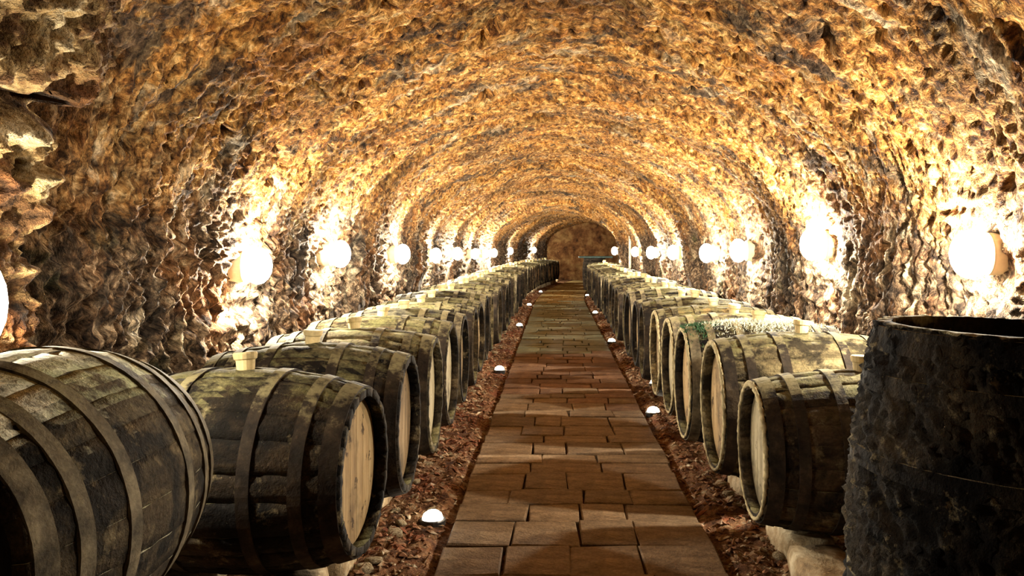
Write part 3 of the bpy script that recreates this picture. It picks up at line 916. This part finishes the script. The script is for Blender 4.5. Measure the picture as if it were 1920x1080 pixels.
def row(side):
    r = random.Random(21 if side < 0 else 22)
    xh = -0.645 if side < 0 else 0.745
    xc0 = xh + side * L0 / 2
    word = 'left' if side < 0 else 'right'
    if side < 0:
        near = [  # y, wood, head, hoop, re, rb, yaw, dx
            (3.07, M_OAK_BLACK, M_HEAD_TAN, M_HOOP, 0.290, 0.358, -0.075, -0.03),
            (3.84, M_OAK_BLACK, M_HEAD_BROWN, M_HOOP, 0.300, 0.360, 0.00, -0.01),
            (4.60, M_OAK_OLIVE, M_HEAD_CREAM, M_HOOP, 0.304, 0.356, 0.01, 0.0),
            (5.34, M_OAK_BROWN, M_HEAD_CREAM, M_HOOP, 0.312, 0.360, -0.01, 0.0)]
        labels = ['black mouldy barrel with tan head and square bung, nearest in the left row',
                  'dark barrel with bung and stained head, just behind the nearest left-row barrel',
                  'pale olive dusty barrel with dark hoops across its top, third in the left row',
                  'brown barrel with green-grey dust on top, fourth from the front in the left row']
        yend = 29.6
    else:
        near = [
            (3.45, M_OAK_BROWN, M_HEAD_CREAM, M_HOOP, 0.276, 0.326, -0.02, 0.05),
            (4.22, M_OAK_OLIVE, M_HEAD_TAN, M_HOOP, 0.318, 0.364, 0.0, 0.03),
            (4.95, M_OAK_BLACK, M_HEAD_TAN, M_HOOP_PALE, 0.318, 0.360, 0.0, -0.01),
            (5.68, M_OAK_BROWN, M_HEAD_CREAM, M_HOOP_PALE, 0.314, 0.354, 0.0, 0.0),
            (6.41, M_OAK_OCHRE, M_HEAD_BROWN, M_HOOP, 0.312, 0.354, 0.0, 0.0)]
        labels = ['small barrel with mould-crusted rim and pale head, nearest lying in the right row',
                  'olive-brown barrel with dark hoops, right behind the nearest of the right row',
                  'barrel with white mould and green moss on top, third in the right row',
                  'brown barrel with pale head just behind the white-moulded barrel, right row',
                  'barrel with bare ochre wood on top, fifth from the front in the right row']
        yend = 23.2
    n = 0
    for (y, wood, head, hoop, re, rb, yaw, dx), lab in zip(near, labels):
        z = rest_z(re, rb, 0.19)
        o = make_barrel('wine_barrel', (xc0 + dx, y, z), yaw if side < 0 else math.pi + yaw, L0, re, rb, wood, head, hoop, 22, 300 * n + (1 if side < 0 else 5000), rough=0.006)
        tag(o, lab, 'barrel', 'wine barrels lying in the %s row' % word)
        if side > 0: rim_crust(o, re, 40 + n)
        if side > 0 and n == 2: MOSSY.append((o, rb, re))
        n += 1
        ylast = y
    y = ylast + 0.735
    seq = [1, 2, 0, 3, 2, 1, 0, 2, 3, 1, 0]
    while y < yend:
        k = seq[n % len(seq)] if not (side < 0 and y > 20.5) else 4
        _, re, rb = VAR[k]
        # the row follows the bend of the gallery
        yaw = -math.atan(0.0132 * max(y - 18.5, 0))
        s = r.uniform(0.98, 1.02)
        loc = (xc0 + cxs(y) + r.uniform(-0.025, 0.02), y, rest_z(re, rb, 0.19) + (s - 1) * 0.3)
        o = far_barrel(k, loc, yaw + r.uniform(-0.025, 0.025), side > 0)
        o.scale = (s, s, s)
        white = side > 0 and y + 0.75 >= yend
        if white:
            for ch in o.children:
                if ch.name.startswith('head'):
                    ch.data = ch.data.copy(); ch.data.materials[0] = M_HEAD_WHITE
        kindw = 'pale-headed' if white else ['black mouldy', 'dusty brown', 'dark pale-hooped', 'olive dusty', 'orange-headed brown'][k]
        tag(o, '%s oak barrel, %s from the front in the %s row' % (kindw, ORD[n], word), 'barrel', 'wine barrels lying in the %s row' % word)
        n += 1
        y += 0.742 + r.uniform(-0.006, 0.006)
    return n
MOSSY = []
NL = row(-1)
NR = row(1)
for k, (o, re, rb) in enumerate(VAR):
    if k not in used:
        for ch in list(o.children): bpy.data.objects.remove(ch)
        bpy.data.objects.remove(o)

# white mould and moss growing on the third barrel of the right row
def tuft(name, mat, n, xr, ar, ln, seed, rb, re, parent):
    r = np.random.default_rng(seed)
    x = r.normal(0, 1, n) * xr[1] + xr[0]; a = r.normal(0, 1, n) * ar[1] + ar[0]
    x = np.clip(x, -0.44, 0.44)
    R = radius_at(x, L0, re, rb) - 0.003
    base = np.stack([x, R * np.cos(a), R * np.sin(a)], -1)
    nrm = np.stack([0 * x, np.cos(a), np.sin(a)], -1)
    d = nrm + r.normal(0, 0.7, (n, 3)); d /= np.linalg.norm(d, axis=1)[:, None]
    tip = base + d * (ln * r.uniform(0.4, 1.2, n))[:, None]
    w = r.normal(0, 1, (n, 3)); w /= np.linalg.norm(w, axis=1)[:, None]
    w *= ln * 0.14
    V = np.stack([base - w, base + w, tip], 1).reshape(-1, 3)
    F = np.arange(3 * n).reshape(-1, 3)
    return tag(link(name, mesh(name, V, F, mat, False), parent), kind='stuff')
mo, mrb, mre = MOSSY[0]
tag(tuft('white_mould', M_MOULD, 7000, (-0.03, 0.15), (math.pi / 2 + 0.1, 0.32), 0.024, 4, mrb, mre, mo), 'fluffy white mould')
tag(tuft('moss', M_MOSS, 1100, (0.37, 0.05), (math.pi / 2, 0.32), 0.026, 5, mrb, mre, mo), 'green moss tuft')

# the barrel lying lengthwise at the left, on two blocks
o = make_barrel('wine_barrel', (-1.30, 2.04, 0.625), math.pi / 2, 0.86, 0.305, 0.372, M_OAK_LONG, M_HEAD_DARK, M_HOOP_PALE, 22, 9001, rough=0.005, bung=False)
tag(o, 'large barrel lying lengthwise with pale dust on its hooped side, in the left foreground', 'barrel')
for k, yy in enumerate((1.80, 2.28)):
    b = link('stone_block', rough_block(0.5, 0.16, 0.262, 60 + k, 3), None, (-1.30, yy, -0.01))
    tag(b, 'rough pale stone block under the %s end of the lengthwise foreground barrel' % ('near', 'far')[k], 'block')

# the barrel standing upright at the right
o = make_barrel('upright_barrel', (1.085, 2.0, 0.125 + 0.47), 0, 0.93, 0.322, 0.378, M_OAK_STAND, M_HEAD_DARK, M_OAK_STAND, 0, 9501, axis='z', rough=0.013, furry=1.0, bung=False, tilt=(0, 0.03))
tag(o, 'black mould-furred barrel standing upright on its end in the right foreground', 'barrel')
b = link('stone_block', rough_block(0.62, 0.62, 0.145, 70, 3), None, (1.085, 2.0, -0.03))
tag(b, 'flat rough stone slab under the upright foreground barrel', 'slab')

# upright barrel with a board at the far end of the right row
o = make_barrel('upright_barrel', (0.88 + cxs(24.4), 24.4, 0.47), 0, 0.90, 0.30, 0.345, M_OAK_BLACK, M_HEAD_BROWN, M_HOOP, 0, 77, axis='z', bung=False)
tag(o, 'small dark barrel standing upright at the far end of the right row', 'barrel')
def box(name, sx, sy, sz, mat, bev=0.006):
    bm = bmesh.new()
    bmesh.ops.create_cube(bm, size=1.0)
    for v in bm.verts: v.co = Vector((v.co.x * sx, v.co.y * sy, (v.co.z + 0.5) * sz))
    bmesh.ops.bevel(bm, geom=bm.edges[:], offset=bev, segments=1, affect='EDGES')
    me = bpy.data.meshes.new(name); bm.to_mesh(me); bm.free()
    me.materials.append(mat)
    return me
t = link('table_board', box('table_board', 0.95, 0.8, 0.05, M_TEAL, 0.01), None, (0.90 + cxs(24.4), 24.4, 0.922))
tag(t, 'dark teal board laid on the upright barrel at the far end', 'board')

# ------------------------------------------------------------------ lamps
def ellipsoid(name, rx, ry, rz, mat, n=14, m=9):
    V, F = [], []
    for i in range(n):
        a = 2 * math.pi * i / n
        for j in range(m):
            b = -math.pi / 2 + math.pi * j / (m - 1)
            V.append((rx * math.cos(a) * math.cos(b), ry * math.sin(a) * math.cos(b), rz * math.sin(b)))
    return mesh(name, V, grid_faces(n, m, 0, True), mat)
GLOBE = ellipsoid('globe', 0.078, 0.085, 0.105, M_GLOBE)
DOME = ellipsoid('globe', 0.055, 0.095, 0.135, M_GLOBE)
def oval_plate(name, ry, rz, prof, mat, n=28):
    """stacked ovals along x: prof = (x, scale)"""
    V, F = [], []
    A = np.linspace(0, 2 * math.pi, n, endpoint=False)
    V = np.array([[(x, ry * s * math.cos(a), rz * s * math.sin(a)) for (x, s) in prof] for a in A]).reshape(-1, 3)
    k = len(prof)
    f = grid_faces(n, k, 0, True).tolist()
    f.append([i * k for i in range(n)]); f.append([i * k + k - 1 for i in range(n)][::-1])
    me = mesh(name, V, f, mat, False)
    return me
PLATE = oval_plate('back_plate', 0.072, 0.092, [(-0.12, 0.8), (0.0, 1.0), (0.040, 1.0), (0.048, 0.9)], M_BEZEL)
BEZEL = oval_plate('bezel', 0.068, 0.086, [(0.036, 1.02), (0.048, 1.08), (0.058, 0.98)], M_BEZEL)
BIG_PLATE = oval_plate('back_plate', 0.125, 0.165, [(-0.10, 0.9), (0.0, 1.0), (0.022, 1.0), (0.030, 0.94)], M_BEZEL)
BIG_BEZEL = oval_plate('bezel', 0.118, 0.158, [(0.026, 0.98), (0.040, 1.0), (0.052, 0.93), (0.052, 0.86)], M_BEZEL)
def bulb_light(root, x, watts):
    ld = bpy.data.lights.new('bulb', 'POINT')
    ld.energy = watts; ld.color = LAMP_COL; ld.shadow_soft_size = 0.03
    lo = bpy.data.objects.new('bulb', ld); COL.objects.link(lo); lo.parent = root; lo.location = (x, 0, 0)

LEFT_LAMPS = [(4.83, 1.12), (6.49, 1.173), (8.99, 1.149), (11.64, 1.105), (13.73, 1.113), (16.61, 1.084), (19.4, 1.068), (20.11, 1.074), (24.39, 1.098), (29.21, 1.104)]
RIGHT_LAMPS = [(3.68, 1.197), (5.46, 1.243), (7.67, 1.192), (9.22, 1.158), (12.07, 1.144), (13.87, 1.129), (17.99, 1.115), (21.5, 1.116)]
LN = ['first', 'second', 'third', 'fourth', 'fifth', 'sixth', 'seventh', 'eighth', 'ninth', 'tenth', 'eleventh']

def wall_lamp(x, y, z, side, label, group):
    root = empty('wall_lamp', (x, y, z), (0, 0, 0 if side < 0 else math.pi))
    link('back_plate', PLATE, root); link('bezel', BEZEL, root)
    link('globe', GLOBE, root, (0.122, 0, 0))
    bulb_light(root, 0.150, LAMP_W)
    return tag(root, label, 'lamp', group)

for i, (y, z) in enumerate(LEFT_LAMPS):
    wall_lamp(wall_x(-1, y, z), y, z + 0.02, -1, 'glowing lamp on the left wall above the barrels, %s from the front' % LN[i], 'lamps along the left wall')
for i, (y, z) in enumerate(RIGHT_LAMPS):
    wall_lamp(wall_x(1, y, z), y, z + 0.02, 1, 'glowing lamp on the right wall above the barrels, %s from the front' % LN[i], 'lamps along the right wall')
pl = empty('wall_lamp', (-1.735, 2.50, 1.08))
link('back_plate', BIG_PLATE, pl); link('bezel', BIG_BEZEL, pl); link('globe', DOME, pl, (0.05, 0, 0))
bulb_light(pl, 0.085, LAMP_W * 0.36)
tag(pl, 'large lit oval lamp cut off by the left edge, on the near rock face', 'lamp')

# ground lights along the paving
HOUS = lathe('housing', [(0.056, -0.03), (0.060, 0.004), (0.056, 0.010), (0.046, 0.010)], M_SPOT, 18)
LENS = ellipsoid('lens', 0.048, 0.048, 0.036, M_LENS, 12, 7)
SPOTS_L = [3.92, 8.58, 13.3, 18.2, 23.3]
SPOTS_R = [6.43, 7.7, 11.2, 15.9, 21.5, 25.6]
def ground_light(x, y, label, group):
    zf = float(floor_z(np.array(x), np.array(y)))
    root = empty('ground_light', (x + cxs(y), y, max(zf, -0.02) + 0.012))
    link('housing', HOUS, root); link('lens', LENS, root, (0, 0, 0.012))
    tag(root, label, 'light', group)
for i, y in enumerate(SPOTS_L):
    ground_light(-0.565, y, 'small bright ground light on the left verge of the path, %s from the front' % ORD[i], 'ground lights left of the path')
for i, y in enumerate(SPOTS_R):
    ground_light(0.735 if i != 1 else 0.90, y, 'small bright ground light on the right verge of the path, %s from the front' % ORD[i], 'ground lights right of the path')

# thin conduit on the right wall at the rib
p = link('conduit', lathe('conduit', [(0.03, 0.75), (0.03, 2.0)], M_PIPE, 8), None, (1.70, 19.55, 0))
tag(p, 'thin pale vertical conduit on the right wall near the far rib', 'pipe')
